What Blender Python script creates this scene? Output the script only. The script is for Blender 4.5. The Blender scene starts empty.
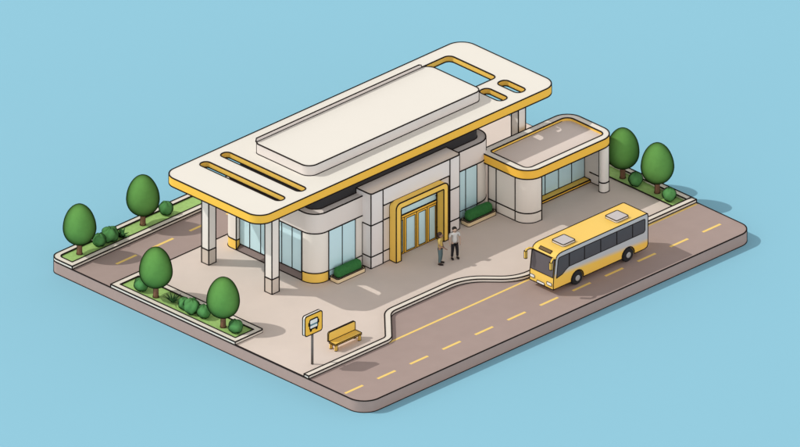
import bpy, bmesh, math, random
from mathutils import Vector, Matrix
from mathutils.geometry import tessellate_polygon
random.seed(7)
sc = bpy.context.scene
C = sc.collection
R = math.radians
INK_R = 0.037

# ------------------------------------------------------------------ materials
MATS = {}
def mat(name, rgb, rough=0.85, spec=0.2, rim=None, vary=0.03, scale=3.0, metal=0.0):
    m = bpy.data.materials.new(name); m.use_nodes = True
    nt = m.node_tree; b = nt.nodes['Principled BSDF']
    b.inputs['Roughness'].default_value = rough
    b.inputs['Specular IOR Level'].default_value = spec
    b.inputs['Metallic'].default_value = metal
    tc = nt.nodes.new('ShaderNodeTexCoord')
    n = nt.nodes.new('ShaderNodeTexNoise'); n.inputs['Scale'].default_value = scale; n.inputs['Detail'].default_value = 4
    nt.links.new(tc.outputs['Object'], n.inputs['Vector'])
    r = nt.nodes.new('ShaderNodeValToRGB')
    lo = [c*(1-vary) for c in rgb]; hi = [min(1, c*(1+vary)) for c in rgb]
    r.color_ramp.elements[0].position = .3; r.color_ramp.elements[1].position = .7
    r.color_ramp.elements[0].color = (*lo, 1); r.color_ramp.elements[1].color = (*hi, 1)
    nt.links.new(n.outputs['Fac'], r.inputs['Fac'])
    nt.links.new(r.outputs['Color'], b.inputs['Base Color'])
    if rim:                                   # a tinted clear varnish: deepens towards grazing angles
        b.inputs['Coat Weight'].default_value = 1.0
        b.inputs['Coat IOR'].default_value = 1.001
        b.inputs['Coat Roughness'].default_value = .5
        b.inputs['Coat Tint'].default_value = (rim, rim, rim, 1)
    MATS[name] = m
    return m
mat('ink', (.022, .017, .016), rough=1, spec=0, vary=0)
mat('white', (.80, .775, .715), vary=.006, scale=.6)
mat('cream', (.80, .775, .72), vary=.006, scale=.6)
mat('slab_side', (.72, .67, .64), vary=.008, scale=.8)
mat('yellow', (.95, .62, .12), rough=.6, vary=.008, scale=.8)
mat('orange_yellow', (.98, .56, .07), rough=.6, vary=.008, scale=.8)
mat('wall_cream', (.84, .79, .73), vary=.008, scale=.8)
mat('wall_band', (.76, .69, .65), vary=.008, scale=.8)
mat('rim_grey', (.76, .71, .68), vary=.008, scale=.8)
mat('portal_grey', (.80, .76, .75), vary=.008, scale=.8)
mat('portal_cap', (.84, .77, .72), vary=.008, scale=.8)
mat('clerestory', (.035, .032, .034), rough=.5)
mat('brown_sill', (.24, .19, .18), vary=.03)
mat('column', (.84, .80, .76), vary=.008, scale=.8)
mat('column_base', (.62, .55, .49), vary=.008, scale=.8)
mat('glass', (.60, .85, .93), rough=.12, spec=.5, vary=.01)
mat('pavement', (.71, .62, .565), vary=.02, scale=.8)
mat('road', (.385, .30, .28), vary=.025, scale=1.2)
mat('slab_earth', (.40, .29, .26), vary=.02)
mat('kerb', (.78, .73, .66), vary=.008, scale=.8)
mat('line_yellow', (.92, .66, .20), vary=.02)
mat('grass', (.35, .57, .18), vary=.09, scale=6)
mat('crown', (.31, .80, .19), rough=.9, rim=.44, vary=.04, scale=5)
mat('bush', (.25, .76, .24), rough=.9, rim=.45, vary=.07, scale=7)
mat('hedge', (.035, .17, .045), rough=.9, vary=.12, scale=9)
mat('blade', (.10, .30, .10), rough=.8, vary=.1)
mat('trunk', (.42, .22, .14), rim=.6, vary=.15, scale=12)
mat('planter', (.82, .66, .42), vary=.02)
mat('ground_blue', (.265, .555, .71), rough=1, spec=0, vary=.006, scale=.05)
mat('bus_silver', (.52, .50, .52), rough=.45, spec=.4)
mat('bus_yellow', (.90, .60, .12), rough=.45, spec=.3, vary=.008, scale=.8)
mat('bus_glass', (.08, .072, .08), rough=.35, spec=.2)
mat('screen_glass', (.12, .108, .12), rough=.35, spec=.3)
mat('tyre', (.02, .02, .022), rough=.8)
mat('rim_metal', (.5, .5, .5), rough=.4, metal=.4)
mat('hatch', (.56, .53, .54))
mat('dest', (.17, .11, .05))
mat('lamp_white', (.85, .85, .83), rough=.3)
mat('pole', (.22, .20, .19), rough=.5, rim=.75)
mat('sign_side', (.78, .76, .72))
mat('sign_blue', (.10, .26, .32))
mat('roof_tray', (.72, .64, .60), vary=.008, scale=.8)
mat('skin', (.50, .30, .22), rim=.75)
mat('skin_pale', (.80, .58, .46), rim=.75)
mat('hair_brown', (.07, .045, .035), rim=.8)
mat('hair_black', (.03, .026, .026), rim=.8)
mat('shirt_yellow', (.98, .72, .22), rim=.72)
mat('shirt_white', (.95, .95, .94), rim=.72)
mat('trousers_teal', (.16, .24, .26), rim=.75)
mat('trousers_black', (.03, .028, .034), rim=.8)
mat('shoe', (.03, .022, .02))

# bus livery: silver that blends into a yellow skirt (a painted fade, laid out in the bus's own height)
def livery():
    m = mat('livery', (.5, .5, .5), rough=.45, spec=.3)
    nt = m.node_tree; b = nt.nodes['Principled BSDF']
    tc = nt.nodes.new('ShaderNodeTexCoord'); sx = nt.nodes.new('ShaderNodeSeparateXYZ')
    nt.links.new(tc.outputs['Object'], sx.inputs[0])
    a = nt.nodes.new('ShaderNodeMath'); a.operation = 'MULTIPLY_ADD'; a.inputs[1].default_value = .05
    nt.links.new(sx.outputs['X'], a.inputs[0]); nt.links.new(sx.outputs['Z'], a.inputs[2])
    r = nt.nodes.new('ShaderNodeValToRGB')
    e = r.color_ramp.elements
    e[0].position = .76; e[0].color = (.95, .56, .09, 1)
    e[1].position = 1.0; e[1].color = (.54, .515, .52, 1)
    nt.links.new(a.outputs[0], r.inputs['Fac']); nt.links.new(r.outputs['Color'], b.inputs['Base Color'])
livery()

# ------------------------------------------------------------------ mesh builder
class MB:
    def __init__(self):
        self.v = []; self.f = []; self.m = []; self.mats = []; self.smooth = []
    def mi(self, name):
        if name not in self.mats: self.mats.append(name)
        return self.mats.index(name)
    def face(self, pts, mname, smooth=False):
        i = len(self.v); self.v += [Vector(p) for p in pts]
        self.f.append(list(range(i, i+len(pts)))); self.m.append(self.mi(mname)); self.smooth.append(smooth)
    def grid(self, rows, mname, close_u=True, smooth=True, caps=True):
        """rows of points (rings) -> smooth surface"""
        i0 = len(self.v); n = len(rows[0])
        for r in rows: self.v += [Vector(p) for p in r]
        k = self.mi(mname)
        for a in range(len(rows)-1):
            for b in range(n if close_u else n-1):
                c = (b+1) % n
                self.f.append([i0+a*n+b, i0+a*n+c, i0+(a+1)*n+c, i0+(a+1)*n+b]); self.m.append(k); self.smooth.append(smooth)
        if caps:
            self.f.append([i0+b for b in range(n)][::-1]); self.m.append(k); self.smooth.append(False)
            self.f.append([i0+(len(rows)-1)*n+b for b in range(n)]); self.m.append(k); self.smooth.append(False)
    def tube(self, p, q, r=None, mname='ink', seg=6, ext=.4, r2=None):
        r = INK_R if r is None else r
        p = Vector(p); q = Vector(q); d = q-p
        if d.length < 1e-5: return
        d.normalize(); p = p-d*r*ext; q = q+d*r*ext
        a = d.orthogonal().normalized(); b = d.cross(a)
        r2 = r if r2 is None else r2
        ring = lambda o, rr: [o+(a*math.cos(t)+b*math.sin(t))*rr for t in [2*math.pi*k/seg for k in range(seg)]]
        self.grid([ring(p, r), ring(q, r2)], mname, smooth=seg > 6)
    def poly(self, pts, r=None, close=False, mname='ink'):
        n = len(pts)
        for i in range(n if close else n-1): self.tube(pts[i], pts[(i+1) % n], r, mname)
    def prism(self, loop, a, b, top, side=None, bottom=None, holes=(), hole_side=None, ax='z', ink='tbv', r=None):
        """loop: [(u, v, mark)] counter-clockwise; extruded from a to b along ax. mark -> inked vertical edge."""
        side = side or top; bottom = bottom or side; hole_side = hole_side or side
        if ax == 'z': T = lambda u, v, w: Vector((u, v, w))
        elif ax == 'y': T = lambda u, v, w: Vector((u, w, v))      # loop in XZ
        else: T = lambda u, v, w: Vector((w, u, v))                # loop in YZ
        loops = [list(loop)] + [list(h) for h in holes]
        flat = [[Vector((p[0], p[1], 0)) for p in l] for l in loops]
        tris = tessellate_polygon(flat)
        allp = [p for l in flat for p in l]
        for w, mn, up in ((b, top, True), (a, bottom, False)):
            if len(loops) == 1:
                pts = [T(p.x, p.y, w) for p in flat[0]]
                self.face(pts if up else pts[::-1], mn)
            else:
                i0 = len(self.v); self.v += [T(p.x, p.y, w) for p in allp]
                k = self.mi(mn)
                for t in tris: self.f.append([i0+x for x in t]); self.m.append(k); self.smooth.append(False)
        for li, l in enumerate(loops):
            mn = side if li == 0 else hole_side
            n = len(l); k = self.mi(mn)
            i0 = len(self.v)
            for p in l: self.v.append(T(p[0], p[1], a)); self.v.append(T(p[0], p[1], b))
            for i in range(n):
                j = (i+1) % n
                self.f.append([i0+2*i, i0+2*j, i0+2*j+1, i0+2*i+1]); self.m.append(k); self.smooth.append(False)
            if 't' in ink: self.poly([T(p[0], p[1], b) for p in l], r, True)
            if 'b' in ink: self.poly([T(p[0], p[1], a) for p in l], r, True)
            if 'v' in ink:
                for p in l:
                    if p[2]: self.tube(T(p[0], p[1], a), T(p[0], p[1], b), r)
    def box(self, x0, x1, y0, y1, z0, z1, m, side=None, ink='tbv', r=None):
        self.prism([(x0, y0, 1), (x1, y0, 1), (x1, y1, 1), (x0, y1, 1)], z0, z1, m, side, ink=ink, r=r)
    def build(self, name, parent=None, base=None, kind=None, recalc=True):
        b = Vector(base) if base is not None else (Vector(parent['_b']) if parent is not None and '_b' in parent else Vector((0, 0, 0)))
        me = bpy.data.meshes.new(name)
        me.from_pydata([tuple(p-b) for p in self.v], [], self.f)
        for n in self.mats: me.materials.append(MATS[n])
        me.polygons.foreach_set('material_index', self.m)
        me.polygons.foreach_set('use_smooth', self.smooth)
        me.update()
        if recalc:
            bm = bmesh.new(); bm.from_mesh(me)
            bmesh.ops.remove_doubles(bm, verts=bm.verts, dist=1e-5)
            bmesh.ops.recalc_face_normals(bm, faces=bm.faces); bm.to_mesh(me); bm.free()
        o = bpy.data.objects.new(name, me); C.objects.link(o)
        if parent is not None: o.parent = parent
        elif base is not None: o.location = b
        o['_b'] = tuple(b)
        if kind: o['kind'] = kind
        return o

def rr(x0, x1, y0, y1, r, seams=(), n=19):
    """rounded rectangle loop, corners in order (x0y0),(x1y0),(x1y1),(x0y1); seams: corners whose middle edge is inked"""
    if not isinstance(r, (list, tuple)): r = [r]*4
    cs = [(x0, y0, 180, 1, 1), (x1, y0, 270, -1, 1), (x1, y1, 0, -1, -1), (x0, y1, 90, 1, -1)]
    out = []
    for k, (x, y, a0, sx, sy) in enumerate(cs):
        q = r[k]
        if q <= 0: out.append((x, y, 1)); continue
        for i in range(n):
            a = R(a0 + 90*i/(n-1))
            out.append((x+sx*q+q*math.cos(a), y+sy*q+q*math.sin(a), int(k in seams and i == (n-1)//2)))
    return out

def fillet(pts, rs, n=7):
    out = []
    for i, p in enumerate(pts):
        if i in (0, len(pts)-1) or rs[i] == 0: out.append(p); continue
        P = Vector(p); A = (Vector(pts[i-1])-P).normalized(); B = (Vector(pts[i+1])-P).normalized()
        half = A.angle(B)/2; d = rs[i]/math.tan(half)
        s = P+A*d; e = P+B*d; c = P+(A+B).normalized()*(rs[i]/math.sin(half))
        a0 = math.atan2(s.y-c.y, s.x-c.x); a1 = math.atan2(e.y-c.y, e.x-c.x)
        da = (a1-a0+math.pi) % (2*math.pi)-math.pi
        for k in range(n):
            t = a0+da*k/(n-1); out.append((c.x+rs[i]*math.cos(t), c.y+rs[i]*math.sin(t)))
    return out
def offset(pts, d):
    out = []
    for i, p in enumerate(pts):
        a = Vector(pts[max(i-1, 0)]); b = Vector(pts[min(i+1, len(pts)-1)])
        t = (b-a).normalized(); out.append((p[0]-t.y*d, p[1]+t.x*d))
    return out

def thing(name, label, cat, loc=(0, 0, 0), group=None, rotz=0):
    o = bpy.data.objects.new(name, None); C.objects.link(o)
    o.location = loc; o.rotation_euler = (0, 0, rotz); o['label'] = label; o['category'] = cat
    o.empty_display_size = .2
    o['_b'] = tuple(loc)
    if group: o['group'] = group
    return o
def tag(o, label, cat, group=None):
    o['label'] = label; o['category'] = cat
    if group: o['group'] = group
    return o
def copy_tree(o, loc, label=None, parent=None):
    c = o.copy(); C.objects.link(c)
    if parent is not None: c.parent = parent
    else:
        c.location = loc
        if label: c['label'] = label
    for ch in list(o.children): copy_tree(ch, None, parent=c)
    return c

# ------------------------------------------------------------------ setting
g = MB(); g.face([(-900, -900, -.66), (900, -900, -.66), (900, 900, -.66), (-900, 900, -.66)], 'ground_blue')
g.build('ground', kind='structure')
LX, LY = 27.37, 22.37
plat = rr(0, LX, 0, LY, [1.0, .85, .8, .5], seams=(1, 3))
s = MB(); s.prism(plat, -.66, -.005, 'slab_earth', ink='tbv'); s.build('terrain', kind='structure')
s = MB(); s.prism(plat, -.004, 0, 'road', ink=''); s.build('road', kind='structure')

kp = fillet([(0.0, 3.94), (5.85, 3.94), (7.85, 6.04), (13.0, 6.04), (14.9, 4.08), (LX, 4.08)], [0, .75, .8, 2.2, 2.2, 0])
KW = .33; KZ = .17
ki = offset(kp, KW)
s = MB()
pv = [(x, y) for x, y in offset(kp, KW*.5)] + [(LX-.002, 18.04), (.002, 18.04)]
s.prism([(x, y, 0) for x, y in pv], .001, .02, 'pavement', ink='')
s.tube((2.0, 18.04, .02), (LX, 18.04, .02)); s.tube((.0, 9.1, .02), (0, 4.1, .02))
s.build('pavement', kind='structure')
def kerb(loop, name='kerb', holes=(), z=KZ, ink='tbv'):
    k = MB(); k.prism(loop, .0, z, 'kerb', holes=holes, ink=ink); return k.build(name, kind='structure')
kl = [(x, y, int(i in (0, len(kp)-1))) for i, (x, y) in enumerate(kp)] + [(x, y, int(i in (0, len(kp)-1))) for i, (x, y) in reversed(list(enumerate(ki)))]
kerb(kl)
# planting strips
def strip(out, inn):
    kerb(out, holes=[inn])
    l = MB(); l.prism(inn, .0, .13, 'grass', ink=''); return l.build('lawn', kind='structure')
strip(rr(0.0, 1.97, 9.17, 18.04, [0, .12, 0, 0]), rr(.33, 1.62, 9.5, 17.7, 0))
strip(rr(0.0, LX-.0, 20.78, LY, [0, 0, .75, .5], seams=(3,)), rr(.33, LX-.4, 21.12, 22.06, [0, 0, .2, .25]))
kerb([(27.03, 4.42, 1), (27.37, 4.42, 0), (27.37, 13.3, 1), (26.0, 13.3, 1), (26.0, 13.0, 1), (27.03, 13.0, 1)], z=KZ)
l = MB(); l.prism([(26.17, 4.43, 1), (27.02, 4.43, 0), (27.02, 12.99, 0), (26.17, 12.99, 1)], .02, .05, 'grass', ink='')
l.tube((26.17, 4.43, .05), (26.17, 13, .05)); l.build('lawn', kind='structure')
# painted lines
def mark(x0, x1, y, w, name='road_marking'):
    m = MB(); m.prism(rr(x0, x1, y-w/2, y+w/2, 0), .0005, .005, 'line_yellow', ink=''); return m.build(name, base=(x0, y, 0), kind='structure')
d0 = mark(.2, 1.45, 1.55, .15)
for k in range(1, 12):
    c = d0.copy(); C.objects.link(c); c.location = (.2+2.283*k, 1.55, 0)
d0 = mark(1.98, 3.4, 19.65, .15)
for k in range(1, 10):
    c = d0.copy(); C.objects.link(c); c.location = (1.98+2.58*k, 19.65, 0)
mark(5.6, LX-.1, 3.96, .13)

# ------------------------------------------------------------------ terminal building
tb = thing('terminal_building', 'large white station building with flat yellow-edged canopy roof, raised top box and grey entrance block', 'building', (13.0, 14.0, 0))
X0, X1, Y0, Y1 = 7.3, 19.9, 10.91, 17.38
def arc(cx, cy, r, a0, a1, n=21): return [(cx+r*math.cos(R(a0+(a1-a0)*i/(n-1))), cy+r*math.sin(R(a0+(a1-a0)*i/(n-1))), 0) for i in range(n)]
low = arc(X0+.8, Y0+.8, .8, 180, 270)+arc(X1-1, Y0+1, 1.0, 270, 360)+arc(X1-.6, Y1-.6, .6, 0, 90)+arc(X0+.5, Y1-.5, .5, 90, 180)
low += [(X0, 16.5, 1), (X0+.28, 16.5, 1), (X0+.28, 11.82, 1), (X0, 11.82, 1)]
w = MB(); w.prism(low, .57, 2.8, 'wall_cream', ink='v'); w.build('wall', tb)
w = MB()
w.prism([(X0, 11.82, 1)]+arc(X0+.8, Y0+.8, .8, 180, 270)+[(8.27, Y0, 1), (8.27, 11.82, 0)], .02, .57, 'yellow'); w.build('plinth', tb)['label'] = 'yellow plinth under the rounded front corner'
w = MB()
w.prism([(X0, 16.5, 1), (7.58, 16.5, 1), (7.9, 16.6, 0), (7.9, Y1, 0)]+arc(X0+.5, Y1-.5, .5, 90, 180), .02, .57, 'yellow'); w.build('plinth', tb)['label'] = 'yellow plinth under the rear corner pillar'
w = MB()
w.prism([(8.3, Y0+.004, 1), (X1-1, Y0+.004, 0)]+arc(X1-1, Y0+1.004, 1.0, 270, 360)+[(X1, Y1-.02, 0), (8.0, Y1-.02, 0), (8.0, 12.2, 0)], .02, .565, 'wall_cream', ink='tv'); w.build('plinth', tb)
w = MB()
w.prism([(X0+.005, .02, 1), (X0+.3, .02, 0), (X0+.3, .29, 1)], 11.83, 16.49, 'brown_sill', ax='y'); w.build('sill', tb)
band = rr(X0, X1, Y0, Y1, [.8, 1.0, .6, .6], seams=(1,))
w = MB(); w.prism(band, 2.8, 3.86, 'wall_band', ink='bv'); w.build('wall_band', tb)
w = MB(); w.prism(band, 3.86, 3.9, 'rim_grey', ink='t'); w.build('parapet_top', tb)
w = MB(); w.prism(rr(X0+.45, X1-.45, Y0+.45, Y1-.45, [.55, .55, .4, .4]), 3.9, 4.66, 'clerestory', ink='b'); w.build('clerestory', tb)
# glazing
def window(x0, x1, y0, y1, z0, z1, parent, r=None):
    m = MB(); m.box(x0, x1, y0, y1, z0, z1, 'glass', ink='tbv', r=r or .03); return m.build('window', parent)
ys = [16.5, 15.78, 15.0, 14.26, 13.5, 12.76, 12.1, 11.82]
for a, b in zip(ys[:-1], ys[1:]):
    if a-b > .3: window(X0+.24, X0+.29, b, a, .3, 2.8, tb)
    else: window(X0+.24, X0+.29, b, a, .3, 2.8, tb)
for a, b in ((8.27, 9.21), (9.21, 10.13), (17.0, 17.87), (17.87, 18.67)): window(a, b, Y0-.02, Y0+.03, .1, 2.8, tb)
w = MB(); w.tube((10.13, Y0, .57), (10.13, Y0, 2.8)); 
# entrance block
PX0, PX1, PY = 10.65, 16.98, 10.3
for x0, x1, sd in ((PX0, 11.49, 0), (16.19, PX1, 1)):
    for z0, z1, t in ((.02, .67, 0), (.67, 2.43, 0), (2.43, 4.15, 1)):
        m = MB(); lp = [(x0, PY, 1), (x1, PY, 1), (x1, 11.36 if z0 > 1 else Y0+.01, 1), (x0, 11.36 if z0 > 1 else Y0+.01, 1)]
        if sd: lp = [lp[0]]+arc(PX1-.22, PY+.22, .22, 270, 360, 5)+lp[2:]; lp[1] = (lp[1][0], lp[1][1], 0)
        if t and not sd: lp = [lp[0], lp[1], lp[2], lp[3]]
        m.prism(lp, z0, z1, 'portal_grey', ink='bv' if t else 'tbv')
        if sd: m.tube((PX1-.065, PY+.065, z0), (PX1-.065, PY+.065, z1))
        m.build('pilaster', tb)
m = MB(); m.box(11.49, 16.19, PY+.002, 11.36, 3.27, 4.15, 'portal_grey', ink='b'); m.tube((11.49, PY, 3.27), (16.19, PY, 3.27)); m.build('lintel', tb)
m = MB(); m.prism(rr(PX0, PX1, PY, 11.36, [.18, .22, .0, .0]), 4.15, 4.19, 'portal_cap', 'portal_grey', ink='t'); m.build('cap', tb)
for x0, x1 in ((11.49, 12.4), (15.3, 16.19)):
    for z0, z1 in ((.02, .67), (.67, 2.43), (2.43, 3.27)):
        m = MB(); m.box(x0, x1, PY+.04, Y0-.03, z0, z1, 'wall_band'); m.build('wall_panel', tb)
# door frame: an arch profile with rounded shoulders, open at the bottom
def xr(x0, x1, z0, z1, r, n=7):
    out = [(x0, z0, 1), (x1, z0, 1)]
    out += [(x1-r+r*math.cos(R(90*i/(n-1))), z1-r+r*math.sin(R(90*i/(n-1))), 0) for i in range(n)]
    out += [(x0+r-r*math.sin(R(90*i/(n-1))), z1-r+r*math.cos(R(90*i/(n-1))), 0) for i in range(n)]
    return out
fr = MB()
o_ = xr(11.99, 15.64, .02, 3.29, .3); i_ = xr(12.34, 15.33, .02, 2.97, .06)
arch = [o_[0]]+[i_[0]]+list(reversed(i_[2:]))+[i_[1]]+[o_[1]]+o_[2:]
fr.prism(arch, 9.86, 10.36, 'yellow', 'yellow', ax='y', ink='tbv')
fr.build('door_frame', tb)
lv = [(12.34, 13.06), (13.06, 13.92), (13.92, 14.66), (14.66, 15.33)]
for a, b in lv:
    d = MB(); d.prism(rr(a+.005, b-.005, .03, 2.06, 0), 10.36, 10.44, 'orange_yellow', ax='y', ink='b', r=.02, holes=[rr(a+.13, b-.1, .1, 1.93, 0)])
    dd = d.build('door', tb)
    p = MB(); p.box(a+.13, b-.1, 10.40, 10.43, .1, 1.93, 'glass', ink=''); p.build('pane', dd, base=dd['_b'])
m = MB(); m.box(12.34, 15.33, 10.34, 10.46, 2.06, 2.2, 'orange_yellow', r=.022); m.build('transom_bar', tb)
window(12.34, 15.33, 10.40, 10.44, 2.2, 2.97, tb)
# canopy roof
RX0, RX1, RY0, RY1, RT, RB = 3.55, 24.55, 11.05, 17.93, 5.15, 4.66
out = rr(RX0, RX1, RY0, RY1, [.8, .85, .9, .75], seams=(1, 3))
holes = [rr(5.49, 6.09, 11.66, 17.42, .28), rr(6.95, 7.56, 11.66, 17.42, .28), rr(20.3, 22.87, 13.7, 17.12, [.1, .3, .35, .1]),
         rr(22.31, 22.98, 11.66, 13.27, .3), rr(21.04, 21.71, 11.66, 13.27, .3)]
rim_in = rr(RX0+.3, RX1-.3, RY0+.3, RY1-.3, [.6, .6, .6, .5])
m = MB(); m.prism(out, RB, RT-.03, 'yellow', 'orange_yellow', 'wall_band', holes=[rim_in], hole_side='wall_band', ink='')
m.poly([(p[0], p[1], RB) for p in out], None, True)
for p in out:
    if p[2]: m.tube((p[0], p[1], RB), (p[0], p[1], RT))
m.build('roof_fascia', tb)
m = MB()
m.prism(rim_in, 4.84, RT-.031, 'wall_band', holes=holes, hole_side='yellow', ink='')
m.prism(out, RT-.03, RT, 'white', 'orange_yellow', holes=holes, hole_side='yellow', ink='t')
for h_ in holes: m.poly([(p[0], p[1], 4.84) for p in h_], None, True)
m.build('roof', tb)
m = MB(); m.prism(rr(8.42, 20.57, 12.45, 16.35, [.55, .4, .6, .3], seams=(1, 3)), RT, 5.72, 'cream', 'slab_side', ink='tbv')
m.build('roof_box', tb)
m = MB(); m.prism(rr(8.55, 20.1, 16.31, 16.35, 0), 5.72, 5.92, 'slab_side', 'slab_side', ink='')
m.poly([(8.5, 16.33, 5.74), (8.55, 16.33, 5.92), (19.95, 16.33, 5.92), (20.1, 16.33, 5.87), (20.17, 16.33, 5.73)], .033); m.tube((8.5, 16.3, 5.73), (20.1, 16.3, 5.73), .022); m.build('roof_lip', tb)
for cx, cys in ((5.15, (11.78, 16.28)), (22.46, (11.78,)), (20.1, (17.05,))):
    for cy in cys:
        m = MB(); m.box(cx, cx+.5, cy, cy+.5, .85, RB, 'column'); c_ = m.build('column', tb)
        m = MB(); m.box(cx-.004, cx+.504, cy-.004, cy+.504, .02, .85, 'column_base'); m.build('column_base', c_, base=c_['_b'])

# ------------------------------------------------------------------ annex
an = thing('waiting_pavilion', 'low white annex with yellow-edged tray roof and bench sill, right of the large station building', 'building', (22.3, 9.5, 0))
ax0, ax1, ay0, ay1 = 19.24, 25.52, 7.88, 11.38
m = MB(); m.prism(rr(ax0, ax1, ay0, ay1, [.9, .9, .9, .3], seams=(1,)), 2.64, 3.14-.16, 'roof_tray', 'orange_yellow', 'wall_band', ink='b'); 
m.build('roof', an)
m = MB(); m.prism(rr(ax0, ax1, ay0, ay1, [.9, .9, .9, .3], seams=(1,)), 3.14-.16, 3.14, 'white', 'orange_yellow',
                  holes=[rr(ax0+.4, ax1-.4, ay0+.4, ay1-.4, [.35, .35, .45, .2])], hole_side='yellow', ink='t')
m.tube(*[(ax1-.9+.9*math.cos(R(-45)), ay0+.9+.9*math.sin(R(-45)), z) for z in (2.64, 3.14)])
m.tube((ax0+.75, ay1-.4, 2.985), (ax1-.8, ay1-.4, 2.985), .02)
m.build('parapet', an)
wx, wy = 19.49, 8.13
blk = [(wx, Y0-.005, 1), (wx, 10.35, 1), (wx, 9.0, 1)]+arc(wx+.75, wy+.75, .75, 180, 270)+[(20.5, wy, 1), (20.5, Y0-.005, 0)]
m = MB(); m.prism(blk, .57, 2.64, 'wall_cream', ink='v'); m.build('wall', an)
m = MB(); m.prism([(x, y, k) for x, y, k in blk], .02, .57, 'wall_cream'); m.build('plinth', an)
m = MB(); m.box(20.5, 25.2, 9.82, Y0-.005, .02, 2.64, 'wall_cream', ink=''); m.build('wall', an)
m = MB(); m.box(25.13, 25.33, 8.35, 9.82, .02, 2.64, 'wall_band'); m.tube((25.13, 8.35, .57), (25.13, 9.4, .57)); m.build('wall', an)
for a, b in ((20.5, 21.45), (21.45, 22.36), (22.36, 23.3), (23.3, 24.22), (24.22, 25.13)): window(a, b, 9.78, 9.83, .16, 2.64, an)
m = MB(); m.box(20.5, 25.125, 9.35, 9.79, .02, .16, 'yellow', 'orange_yellow'); m.build('sill', an)
m = MB(); m.prism(rr(24.7, 25.2, 8.0, 8.42, .2, seams=(1, 3)), .57, 2.64, 'column', ink='v'); c_ = m.build('column', an)
m = MB(); m.prism(rr(24.695, 25.205, 7.995, 8.425, .2, seams=(1, 3)), .02, .57, 'column', ink='tbv'); m.build('column_base', c_, base=c_['_b'])

# ------------------------------------------------------------------ planters
def planter(x, y, lab, labh):
    t = MB()
    t.prism(rr(x, x+1.95, y, y+.6, .1, seams=(1, 3)), .02, .26, 'planter', holes=[rr(x+.08, x+1.87, y+.08, y+.52, .06)], ink='tbv', r=.026)
    t.prism(rr(x+.08, x+1.87, y+.08, y+.52, .06), .03, .2, 'brown_sill', ink='')
    tag(t.build('planter', base=(x, y, 0)), lab, 'planter', 'planter boxes at the station wall')
    h = MB()
    rows = []; N = 26; M_ = 22
    for i in range(N):
        u = i/(N-1); xx = x+.1+1.75*u
        e = min(u, 1-u)*1.75
        k = math.sqrt(max(0.02, 1-max(0, 1-e/.2)**2))
        ring = []
        for j in range(M_):
            a = 2*math.pi*j/M_
            sy, sz = math.cos(a), math.sin(a)
            q = 1/(abs(sy)**2.8+abs(sz)**2.8)**(1/2.8)
            nz = 1+.035*math.sin(9*xx+3*a)*math.cos(5*a+2*xx)+random.uniform(-.012, .012)
            ring.append((xx, y+.3+.23*k*q*sy*nz, .46+.28*k*q*sz*nz))
        rows.append(ring)
    h.grid(rows, 'hedge')
    # ink ridge along the clipped top edges
    tag(h.build('hedge', base=(x+.97, y+.3, .2)), labh, 'hedge', 'clipped hedges in planter boxes')
planter(8.3, 10.27, 'long cream planter box left of the grey entrance block', 'clipped dark green hedge in the box left of the entrance block')
planter(17.32, 10.1, 'long cream planter box between entrance block and annex', 'clipped dark green hedge in the box next to the annex')

# ------------------------------------------------------------------ trees and bushes
def lathe(profile, m, seg=36, wob=0, seed=0, cx=0, cy=0):
    mb = MB() if isinstance(m, str) else None
    rows = []
    for (r, z) in profile:
        ring = []
        for j in range(seg):
            a = 2*math.pi*j/seg
            k = 1+wob*(math.sin(3*a+seed+z*2)+.6*math.sin(5*a-seed*2+z*4))
            ring.append((cx+r*k*math.cos(a), cy+r*k*math.sin(a), z))
        rows.append(ring)
    mb.grid(rows, m); return mb
def egg(rx, zc, up, dn, n=22):
    pr = []
    for i in range(n+1):
        t = -math.pi/2+math.pi*i/n
        r = rx*max(.012, math.cos(t))*(1-.10*math.sin(t)); z = zc+(up if t > 0 else dn)*math.sin(t)
        pr.append((r, z))
    return pr
def make_tree(loc, label, seed):
    t = thing('tree', label, 'tree', loc, 'egg-shaped trees in the planting strips')
    tr = MB(); rows = []
    for r, z in ((.17, 0), (.145, .12), (.135, .5), (.12, 1.0), (.06, 1.6)):
        rows.append([(r*math.cos(a), r*math.sin(a), z) for a in [2*math.pi*k/14 for k in range(14)]])
    tr.grid(rows, 'trunk')
    for k in range(4):
        a = k*1.7+seed; tr.tube((0, 0, .9), (.4*math.cos(a), .4*math.sin(a), 1.5), .05, 'trunk', 8, r2=.02)
    tr.build('trunk', t, base=(0, 0, 0))
    lathe(egg(.845, 1.56, 1.22, 1.0), 'crown', 48, .008, seed).build('crown', t, base=(0, 0, 0))
    return t
trees = [((1.28, 21.56, .13), 'green egg-shaped tree at the far left corner of the block'),
         ((5.77, 21.6, .13), 'green egg-shaped tree on the far strip, nearest the canopy'),
         ((.69, 15.52, .13), 'green egg-shaped tree at the left end of the near strip beside the road'),
         ((.78, 10.82, .13), 'green egg-shaped tree near the front end of the near left strip'),
         ((26.57, 8.52, .05), 'green egg-shaped tree right behind the annex, partly hidden by its roof corner'),
         ((26.66, 6.15, .05), 'rightmost green egg-shaped tree, close to the kerb by the bus')]
for i, (p, lab) in enumerate(trees): make_tree(p, lab, i*1.3)

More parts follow.
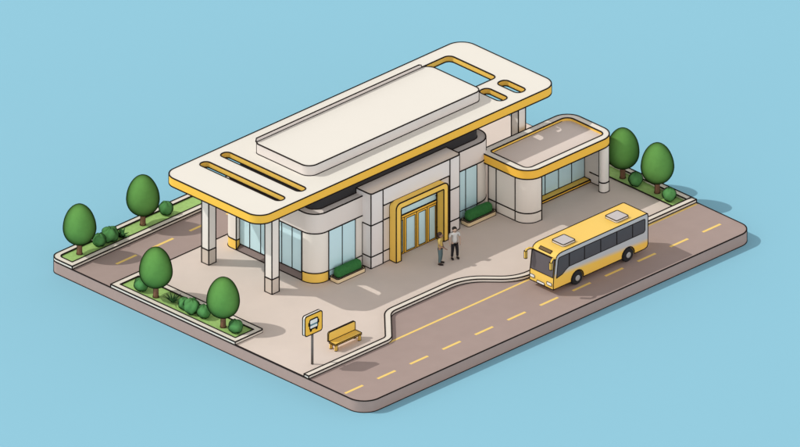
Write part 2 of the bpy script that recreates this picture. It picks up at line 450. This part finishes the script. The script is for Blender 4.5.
def blob(loc, r, label, kind='round', seed=0, sx=1.0, sy=1.0):
    rnd = random.Random(seed); rows = []; n = 14; seg = 26
    ph = [rnd.uniform(0, 6.28) for _ in range(6)]
    for i in range(n+1):
        t = -math.pi/2+math.pi*i/n; ring = []
        for j in range(seg):
            a = 2*math.pi*j/seg
            k = 1+(.035 if kind == 'round' else .06)*(math.sin(3*a+ph[0]+2*t)+math.sin(5*a+ph[1]-3*t)+.6*math.sin(8*a+ph[2]+4*t))
            q = max(.03, math.cos(t))
            ring.append((r*sx*k*q*math.cos(a), r*sy*k*q*math.sin(a), r*.95+r*1.0*math.sin(t)*k))
        rows.append(ring)
    m = MB(); m.grid(rows, 'bush')
    o = m.build('bush', base=(0, 0, 0)); o.location = loc
    tag(o, label, 'bush', 'round bushes in the planting strips')
Z = .11
blob((2.63, 21.52, Z), .35, 'small round bush right beside the far left corner tree', seed=1)
blob((3.36, 21.5, Z), .41, 'wider lumpy bush between the small round bush and the jagged plant, far left strip', 'l', 2, 1.15)
blob((7.43, 21.62, Z), .37, 'small round bush right of the second far tree, near the canopy', seed=3)
blob((.69, 16.56, Z), .37, 'small round bush left of the tree at the left end of the near strip', seed=4)
blob((.80, 13.62, Z), .33, 'small bush partly hidden between spiky plant and wide bush, near strip', 'l', 5)
blob((.75, 13.04, Z), .41, 'wide lumpy bush in the middle of the near left strip', 'l', 6, 1, 1.15)
blob((.85, 12.25, Z), .37, 'small round bush just left of the front tree of the near strip', seed=7)
blob((.83, 9.98, Z), .37, 'small round bush at the front right end of the near left strip', seed=8)
blob((26.47, 7.5, .03), .38, 'small round bush between the two trees on the right strip', seed=9)
blob((26.51, 5.15, .03), .37, 'small round bush right of the rightmost tree, next to the kerb corner', seed=10)

def spiky(loc, n, L, w, label, seed, name='spiky_plant', mname='blade', up=.5):
    rnd = random.Random(seed); m = MB()
    for k in range(n):
        a = 2*math.pi*k/n+rnd.uniform(-.2, .2); l = L*rnd.uniform(.75, 1.1); e = rnd.uniform(up*.6, up*1.5)
        d = Vector((math.cos(a)*math.cos(e), math.sin(a)*math.cos(e), math.sin(e)))
        side = Vector((-math.sin(a), math.cos(a), 0)); N_ = 5; L_, Rr, U = [], [], []
        for i in range(N_+1):
            t = i/N_; p = d*l*t+Vector((0, 0, -.28*l*t*t)); ww = w*math.sin(math.pi*min(.97, t*.75+.22))*(1-t*.55)
            if i == N_: ww = .004
            L_.append(p-side*ww); Rr.append(p+side*ww); U.append(p-Vector((0, 0, ww*.6)))
        for i in range(N_):
            m.face([L_[i], L_[i+1], U[i+1], U[i]], mname); m.face([U[i], U[i+1], Rr[i+1], Rr[i]], mname)
            m.face([U[i], L_[i], L_[i+1]], mname)
        m.poly([U[0]]+[x+Vector((0, 0, .004)) for x in U[1:]], .012)
    o = m.build(name, base=(0, 0, 0)); o.location = loc
    tag(o, label, 'plant')
spiky((.85, 14.5, .13), 17, .72, .055, 'dark spiky plant with thin pointed blades in the near left strip', 3, up=.75)
spiky((4.08, 21.45, .13), 10, .62, .14, 'jagged broad-leaved plant at the right end of the far left bush row', 5, 'jagged_plant', 'bush', up=.8)

# ------------------------------------------------------------------ bus stop sign
sg = thing('bus_stop_sign', 'square yellow bus stop sign with a bus symbol on a grey pole', 'sign', (1.25, 4.95, 0))
m = MB(); m.tube((1.25, 4.95, .02), (1.25, 4.95, 1.95), .065, 'pole', 14, 0); m.build('pole', sg)
def zr(x0, x1, z0, z1, r, seams=()): return rr(x0, x1, z0, z1, r, seams)
m = MB(); m.prism(zr(.65, 1.85, 1.78, 2.88, .14), 4.86, 5.03, 'sign_side', ax='y', ink='tb', r=.032); pb = m.build('sign_panel', sg)
m = MB(); m.prism(zr(.68, 1.82, 1.81, 2.85, .12), 4.85, 4.858, 'orange_yellow', ax='y', ink=''); m.build('sign_face', pb, base=pb['_b'])
ic = MB()
def icp(loop, y, mn): ic.prism(loop, y-.004, y, mn, ax='y', ink='')
icp(zr(.93, 1.57, 2.04, 2.66, .12), 4.847, 'ink')
icp(zr(.98, 1.12, 1.95, 2.1, .03), 4.847, 'ink'); icp(zr(1.38, 1.52, 1.95, 2.1, .03), 4.847, 'ink')
icp(zr(.87, .95, 2.28, 2.5, .03), 4.847, 'ink'); icp(zr(1.55, 1.63, 2.28, 2.5, .03), 4.847, 'ink')
icp(zr(1.0, 1.5, 2.36, 2.58, .05), 4.842, 'lamp_white')
icp(zr(1.0, 1.5, 2.13, 2.27, .05), 4.842, 'lamp_white')
icp(zr(1.0, 1.5, 2.285, 2.345, .01), 4.842, 'sign_blue')
ic.build('bus_symbol', pb, base=pb['_b'])

# ------------------------------------------------------------------ bench
bn = thing('bench', 'yellow bench with solid backrest beside the kerb and bus stop sign', 'bench', (3.95, 5.33, 0))
m = MB(); m.prism(rr(3.0, 4.87, 5.07, 5.56, .06), .36, .43, 'bus_yellow', 'orange_yellow', r=.026); m.build('seat', bn)
m = MB(); m.prism(rr(3.0, 4.87, .43, .93, [0, 0, .12, .12]), 5.56, 5.63, 'bus_yellow', ax='y', r=.026); m.build('backrest', bn)
for x in (3.05, 4.68):
    for y in (5.1, 5.47):
        m = MB(); m.prism(rr(x, x+.13, y, y+.1, .03), .02, .36, 'yellow', r=.02, ink='bv'); m.tube((x, y, .02), (x, y, .36), .018); m.tube((x+.13, y, .02), (x+.13, y, .36), .018); m.build('leg', bn)

# ------------------------------------------------------------------ bus
BX, BX2, BY, BY2 = 15.14, 21.79, 1.875, 3.555
bus = thing('bus', 'yellow and silver single-deck bus with dark windows driving along the kerb', 'bus', (18.4, 2.7, 0))
ZB, ZT = .30, 2.22
prof = [(BX, ZB, 1), (BX2-.25, ZB, 0), (BX2-.07, ZB+.06, 0), (BX2, ZB+.22, 0), (BX2, ZT-.12, 0), (BX2-.04, ZT-.03, 0), (BX2-.12, ZT, 0),
        (BX+.62, ZT, 0), (BX+.42, ZT-.03, 0), (BX+.27, ZT-.11, 0), (BX+.17, ZT-.25, 0), (BX+.03, .93, 0), (BX, .6, 0)]
WX = (16.83, 20.4); WR = .375
# wheel arches cut into the side profile
def arch_pts(cx):
    r = .44; out = []
    a0 = math.asin((WR-ZB)/r)
    for i in range(11):
        a = math.pi+a0-(math.pi+2*a0)*i/10
        out.append((cx+r*math.cos(a), WR+r*math.sin(a), 0))
    return out
sideprof = [prof[0]]+arch_pts(WX[0])+arch_pts(WX[1])+prof[1:]
b = MB()
b.prism(sideprof, BY, BY2, 'livery', 'bus_yellow', 'livery', ax='y', ink='tb', r=.027)
for p in (prof[0],): b.tube((p[0], BY, p[1]), (p[0], BY2, p[1]), .027)
b.tube((BX+.17, BY, ZT-.25), (BX+.17, BY2, ZT-.25), .022)
b.tube((BX2-.02, BY, ZT-.03), (BX2-.02, BY2, ZT-.03), .027)
b.build('body', bus)
# windscreen: slab lying on the raked front
def raked(z): return BX+.03+(.14)*(z-.93)/(ZT-.25-.93)
def slab_x(pts, th, mn, r=.02, ink=True):     # pts: (y, z) on the front rake
    m = MB(); f = [Vector((raked(z)-th, y, z)) for y, z in pts]; k = [Vector((raked(z)+.02, y, z)) for y, z in pts]
    m.face(f, mn); m.face(k[::-1], mn)
    n = len(pts)
    for i in range(n): m.face([f[i], k[i], k[(i+1) % n], f[(i+1) % n]], mn)
    if ink: m.poly(f, r, True)
    return m
slab_x([(BY+.06, .95), (BY2-.04, .95), (BY2-.04, 1.93), (BY+.06, 1.93)], .012, 'screen_glass').build('windscreen', bus)
m = MB()
m.face([(BX-.012, BY+.1, 0), (BX, BY, 0), (BX, BY, 0)], 'ink') if False else None
def front_pad(y0, y1, z0, z1, mn, name, r=.016, th=.03):
    k = MB(); k.prism(rr(y0, y1, z0, z1, .04), BX-th, BX+.04, mn, ax='x', ink='b', r=r); return k.build(name, bus)
front_pad(BY+.10, BY+.44, .47, .64, 'lamp_white', 'headlight')
front_pad(BY2-.36, BY2-.05, .50, .67, 'lamp_white', 'headlight')
front_pad(2.49, 3.02, .335, .47, 'lamp_white', 'licence_plate')
# destination display on the curved roof front
m = MB()
f = [(BX+.22, 2.32, ZT-.12), (BX+.22, 3.14, ZT-.12), (BX+.36, 3.14, ZT-.015), (BX+.36, 2.32, ZT-.015)]
k2 = [(x+.03, y, z-.06) for x, y, z in f]
m.face(f, 'dest'); m.face(k2[::-1], 'dest')
for i in range(4): m.face([f[i], k2[i], k2[(i+1) % 4], f[(i+1) % 4]], 'dest')
m.poly(f, .018, True); m.build('destination_display', bus)
# side windows
def side_win(loop, name='window'):
    k = MB(); k.prism(loop, BY-.012, BY+.02, 'bus_glass', ax='y', ink='b', r=.02); k.build(name, bus)
    k = MB(); k.prism(loop, BY2-.02, BY2+.012, 'bus_glass', ax='y', ink='t', r=.02); k.build(name, bus)
zt, zb = 1.98, 1.24
xs = [16.27, 17.33, 18.47, 19.6, 20.71, 21.6]
side_win([(BX+.22, .88, 0), (BX+.62, .97, 0), (16.05, 1.16, 0), (16.24, zb, 0), (16.24, zt, 0), (BX+.45, zt, 0), (BX+.36, zt-.05, 0), (BX+.33, zt-.15, 0)])
for i in range(5):
    a, c = xs[i], xs[i+1]-.02
    if i < 4: side_win([(a, zb, 0), (c, zb, 0), (c, zt, 0), (a, zt, 0)])
    else: side_win(rr(a, c, zb, zt, [0, .16, .08, 0]))
def wheel(cx, y, sgn):
    t = MB()
    def ring(r, yy): return [(cx+r*math.cos(2*math.pi*k/28), yy, WR+r*math.sin(2*math.pi*k/28)) for k in range(28)]
    t.grid([ring(.30, y+sgn*.02), ring(.355, y+sgn*0), ring(WR, y-sgn*.04), ring(WR, y-sgn*.2), ring(.3, y-sgn*.22)], 'tyre')
    w_ = t.build('wheel', bus)
    t = MB(); t.grid([ring(.155, y+sgn*.022), ring(.15, y+sgn*.045), ring(.10, y+sgn*.03)], 'rim_metal')
    t.build('rim', w_, base=w_['_b'])
    t = MB(); t.grid([ring(.23, y+sgn*.0), ring(.23, y+sgn*.028)], 'tyre'); t.build('hub_ring', w_, base=w_['_b'])
for cx in WX: wheel(cx, BY, -1); wheel(cx, BY2, 1)
for x0 in (16.16, 19.9):
    m = MB(); m.prism(rr(x0, x0+.86, 2.2, 3.02, .08, seams=(1, 3)), ZT-.01, ZT+.12, 'hatch', 'slab_side', r=.024); m.build('roof_hatch', bus)
def mirror(y, dy):
    m = MB(); zt_ = 1.98
    path = [(BX+.16, y, zt_), (BX-.02, y+dy*.35, zt_+.06), (BX-.16, y+dy, zt_-.0), (BX-.2, y+dy, zt_-.14)]
    for i in range(3): m.tube(path[i], path[i+1], .062, 'ink', 8, .6)
    for i in range(3): m.tube(path[i], path[i+1], .034, 'yellow', 8, .6) if False else None
    m.prism(rr(BX-.27, BX-.14, y+dy-.07, y+dy+.07, .04, seams=(0, 1, 2, 3)), zt_-.45, zt_-.05, 'bus_yellow', r=.02)
    a = [Vector(p)+Vector((-.02, -.02, .035)) for p in path]
    for i in range(3): m.tube(a[i], a[i+1], .045, 'bus_yellow', 8, .6)
    m.build('wing_mirror', bus)
mirror(BY+.02, -.06); mirror(BY2-.02, .1)

# ------------------------------------------------------------------ people
def skin_mesh(name, pts, edges, mname, parent, root=0, sub=1):
    me = bpy.data.meshes.new(name); me.from_pydata([p[0] for p in pts], edges, [])
    o = bpy.data.objects.new(name, me); C.objects.link(o); o.parent = parent
    me.materials.append(MATS[mname])
    sk = o.modifiers.new('skin', 'SKIN'); sk.use_smooth_shade = True; sk.branch_smoothing = .6
    for i, p in enumerate(pts):
        r = p[1]; r = (r, r) if not isinstance(r, tuple) else r
        me.skin_vertices[0].data[i].radius = r
        me.skin_vertices[0].data[i].use_root = (i == root)
    s_ = o.modifiers.new('sub', 'SUBSURF'); s_.levels = sub; s_.render_levels = sub
    return o
def bake(o):
    dg = bpy.context.evaluated_depsgraph_get(); me = bpy.data.meshes.new_from_object(o.evaluated_get(dg))
    mt = o.data.materials[0]
    o.modifiers.clear(); o.data = me
    if not me.materials: me.materials.append(mt)
    for p in me.polygons: p.use_smooth = True
def join_meshes(objs, name, parent):
    bm = bmesh.new()
    for o in objs:
        bm.from_mesh(o.data)
    me = bpy.data.meshes.new(name); bm.to_mesh(me); bm.free()
    me.materials.append(objs[0].data.materials[0])
    for p in me.polygons: p.use_smooth = True
    for o in objs: bpy.data.objects.remove(o, do_unlink=True)
    n = bpy.data.objects.new(name, me); C.objects.link(n); n.parent = parent; return n
def ell(mb, c, rx, ry, rz, mname, n=10, seg=18, cut=None):
    rows = []
    for i in range(n+1):
        t = -math.pi/2+math.pi*i/n
        rows.append([(c[0]+rx*max(.03, math.cos(t))*math.cos(2*math.pi*j/seg), c[1]+ry*max(.03, math.cos(t))*math.sin(2*math.pi*j/seg), c[2]+rz*math.sin(t)) for j in range(seg)])
    mb.grid(rows, mname)
# local frame: figure faces -Y, x to its left ; z up; height 1.74
def person(loc, rotz, label, shirt, trousers, hair, skin, arms, legs, long_hair=False, long_sleeve=False):
    t = thing('person', label, 'person', loc, rotz=rotz)
    hip, lk, la, rk, ra = Vector((0, 0, .96)), *[Vector(v) for v in legs]
    lh, rh = Vector((.10, 0, .88)), Vector((-.10, 0, .88))
    LS, RS = Vector((.20, 0, 1.43)), Vector((-.20, 0, 1.43))
    LE, LW, RE, RW = [Vector(v) for v in arms]
    P = [(hip, (.115, .075)), (Vector((0, 0, 1.12)), (.125, .095)), (Vector((0, 0, 1.32)), (.15, .105)), (Vector((0, 0, 1.45)), (.10, .075)),
         (Vector((0, -.0, 1.52)), .055), (Vector((0, -.01, 1.60)), (.075, .085)), (Vector((0, -.01, 1.70)), (.065, .075)),
         (LS, .055), (LE, .042), (LW, .03), (RS, .055), (RE, .042), (RW, .03),
         (lh, .068), (lk, .055), (la, .04), (rh, .068), (rk, .058), (ra, .04)]
    E_ = [(0, 1), (1, 2), (2, 3), (3, 4), (4, 5), (5, 6), (3, 7), (7, 8), (8, 9), (3, 10), (10, 11), (11, 12), (0, 13), (13, 14), (14, 15), (0, 16), (16, 17), (17, 18)]
    parts = [skin_mesh('body', [(tuple(p), r) for p, r in P], E_, skin, t)]
    # hands: palm plus five unequal bent fingers each
    for W, El, sg_ in ((LW, LE, 1), (RW, RE, -1)):
        d = (W-El).normalized(); s_ = Vector((0, -1, 0)) if abs(d.z) > .6 else Vector((0, 0, 1)).cross(d).normalized()
        n_ = d.cross(s_).normalized()*sg_
        palm = [(tuple(W-d*.02), .028), (tuple(W+d*.05), (.038, .02)), (tuple(W+d*.085), (.036, .018))]
        parts.append(skin_mesh('body', palm, [(0, 1), (1, 2)], skin, t))
        for q, ln in ((-.03, .062), (-.01, .075), (.01, .07), (.03, .055)):
            a = W+d*.08+s_*q; b_ = a+d*ln*.55; c_ = b_+(d*.75+n_*.6).normalized()*ln*.5
            parts.append(skin_mesh('body', [(tuple(a), .010), (tuple(b_), .009), (tuple(c_), .008)], [(0, 1), (1, 2)], skin, t))
        a = W+d*.03+s_*-.03; b_ = a+(d*.6-s_*.8).normalized()*.04; c_ = b_+(d*.95-s_*.2).normalized()*.035
        parts.append(skin_mesh('body', [(tuple(a), .012), (tuple(b_), .011), (tuple(c_), .009)], [(0, 1), (1, 2)], skin, t))
    bpy.context.view_layer.update()
    for p in parts: bake(p)
    fm = MB(); ell(fm, (0, -.01, 1.625), .092, .104, .122, skin)           # skull
    ell(fm, (0, -.115, 1.61), .013, .02, .028, skin)                        # nose
    ell(fm, (.095, .0, 1.62), .012, .022, .032, skin); ell(fm, (-.095, .0, 1.62), .012, .022, .032, skin)
    sk = fm.build('body', t, base=(0, 0, 0))
    bd = join_meshes(parts+[sk], 'body', t)
    for x in (-.03, .03):
        e = MB(); ell(e, (x, -.108, 1.635), .013, .01, .009, 'ink', 6, 10); e.build('eye', t, base=(0, 0, 0))
    e = MB(); ell(e, (0, -.102, 1.565), .024, .012, .007, 'hair_brown', 6, 10); e.build('mouth', t, base=(0, 0, 0))
    # shirt
    mixL = LS.lerp(LE, .8) if not long_sleeve else LW; mixR = RS.lerp(RE, .8) if not long_sleeve else RW
    SP = [(Vector((0, 0, .86)), (.165, .135)), (Vector((0, 0, 1.12)), (.15, .115)), (Vector((0, 0, 1.32)), (.17, .125)), (Vector((0, 0, 1.45)), (.125, .09)), (LS, .075), (RS, .075)]
    SE = [(0, 1), (1, 2), (2, 3), (3, 4), (3, 5)]
    if long_sleeve:
        SP += [(LE, .056), (LE.lerp(LW, .9), .045), (RE, .056), (RE.lerp(RW, .9), .045)]; SE += [(4, 6), (6, 7), (5, 8), (8, 9)]
    else:
        SP += [(LS.lerp(LE, .75), .06), (RS.lerp(RE, .75), .06)]; SE += [(4, 6), (5, 7)]
    sh = skin_mesh('shirt', [(tuple(p), r) for p, r in SP], SE, shirt, t)
    TP = [(Vector((0, 0, .98)), (.12, .10)), (lh+Vector((-.015, 0, -.08)), .10), (lk, .077), (la+Vector((0, 0, .03)), .06), (rh+Vector((.015, 0, -.08)), .10), (rk, .077), (ra+Vector((0, 0, .03)), .06)]
    TE = [(0, 1), (1, 2), (2, 3), (0, 4), (4, 5), (5, 6)]
    tr = skin_mesh('trousers', [(tuple(p), r) for p, r in TP], TE, trousers, t)
    bpy.context.view_layer.update(); bake(sh); bake(tr)
    for an_ in (la, ra):
        s2 = MB(); ell(s2, (an_.x, an_.y-.06, .045), .055, .14, .055, 'shoe', 8, 14); s2.build('shoe', t, base=(0, 0, 0))
    h = MB(); ell(h, (0, .025, 1.675), .112, .115, .108, hair)
    if long_hair: ell(h, (0, .05, 1.58), .108, .085, .15, hair)
    h.build('hair', t, base=(0, 0, 0))
    t.scale = (1.14, 1.14, 1.0)
    return t
# figure facing: rotz=0 looks to -Y
person((13.5, 8.26, .02), R(28), 'person with brown hair, yellow shirt and grey-blue trousers, reaching out a hand', 'shirt_yellow', 'trousers_teal', 'hair_brown', 'skin',
       [(.25, .03, 1.14), (.25, -.05, .92), (-.25, -.05, 1.14), (-.19, -.27, 1.02)],
       [(.11, -.02, .48), (.12, .03, .07), (-.11, -.02, .48), (-.12, .0, .07)], long_hair=True)
person((14.42, 8.17, .02), R(-25), 'person with short black hair, white shirt and black trousers, arms hanging down', 'shirt_white', 'trousers_black', 'hair_black', 'skin_pale',
       [(.245, .0, 1.15), (.235, -.06, .90), (-.245, .0, 1.15), (-.24, -.06, .90)],
       [(.12, -.01, .48), (.14, .02, .07), (-.10, -.01, .48), (-.12, .02, .07)], long_sleeve=False)

# ------------------------------------------------------------------ camera, light, render
th = R(44.6); ph = math.asin(.4571)
ex = Vector((math.cos(th), -math.sin(th), 0))          # screen right
fw = Vector((math.sin(th)*math.cos(ph), math.cos(th)*math.cos(ph), -math.sin(ph)))   # view direction
up = ex.cross(fw)
PXM = 20.0
# origin (0,0,0) must land at pixel (364, 404.7) of 800x447
cx, cy = (400-364)/PXM, (404.7-223.5)/PXM
ctr = ex*cx+up*cy
cam = bpy.data.cameras.new('camera'); co = bpy.data.objects.new('camera', cam); C.objects.link(co)
cam.type = 'ORTHO'; cam.ortho_scale = 800/PXM; cam.clip_end = 3000; cam.clip_start = .1
co.location = ctr-fw*70
co.rotation_euler = Matrix((ex, up, -fw)).transposed().to_euler()
sc.camera = co

SD = Vector((-.655, .77, 1)).normalized()
sun = bpy.data.lights.new('sun', 'SUN'); so = bpy.data.objects.new('sun', sun); C.objects.link(so)
sun.energy = 2.0; sun.angle = R(.5); sun.color = (1.0, .96, .88)
so.rotation_euler = SD.to_track_quat('Z', 'Y').to_euler(); so.location = (0, 20, 30)
wd = bpy.data.worlds.new('World'); sc.world = wd; wd.use_nodes = True
nt = wd.node_tree; bg = nt.nodes['Background']
sky = nt.nodes.new('ShaderNodeTexSky'); sky.sky_type = 'NISHITA'; sky.sun_disc = False
sky.sun_elevation = math.asin(SD.z); sky.sun_rotation = math.atan2(SD.x, SD.y)
sky.air_density = 1.0; sky.dust_density = 2.0; sky.ozone_density = .5
hs = nt.nodes.new('ShaderNodeHueSaturation'); hs.inputs['Saturation'].default_value = .12
nt.links.new(sky.outputs['Color'], hs.inputs['Color']); 
# added fill glow over the clear sky, brightest at the horizon: lifts shaded walls
fill = nt.nodes.new('ShaderNodeMixRGB'); fill.inputs['Fac'].default_value = .85; fill.inputs['Color2'].default_value = (8, 8, 8, 1)
tcw = nt.nodes.new('ShaderNodeTexCoord'); sxw = nt.nodes.new('ShaderNodeSeparateXYZ')
mr = nt.nodes.new('ShaderNodeMapRange'); mr.inputs['From Min'].default_value = 0; mr.inputs['From Max'].default_value = .75
mr.inputs['To Min'].default_value = 24.0; mr.inputs['To Max'].default_value = 4.9; mr.interpolation_type = 'SMOOTHSTEP'
cmb = nt.nodes.new('ShaderNodeVectorMath'); cmb.operation = 'SCALE'; cmb.inputs[0].default_value = (1.0, .965, .945)
nt.links.new(tcw.outputs['Generated'], sxw.inputs[0]); nt.links.new(sxw.outputs['Z'], mr.inputs['Value'])
nt.links.new(mr.outputs['Result'], cmb.inputs['Scale']); nt.links.new(cmb.outputs['Vector'], fill.inputs['Color2'])
nt.links.new(hs.outputs['Color'], fill.inputs['Color1']); nt.links.new(fill.outputs['Color'], bg.inputs['Color'])
bg.inputs['Strength'].default_value = .09
sc.view_settings.view_transform = 'Standard'; sc.view_settings.look = 'None'
sc.view_settings.exposure = .02; sc.view_settings.gamma = 1
sc.view_settings.use_curve_mapping = False
sc.cycles.max_bounces = 6; sc.cycles.use_denoising = True
for o in bpy.data.objects:
    if '_b' in o: del o['_b']
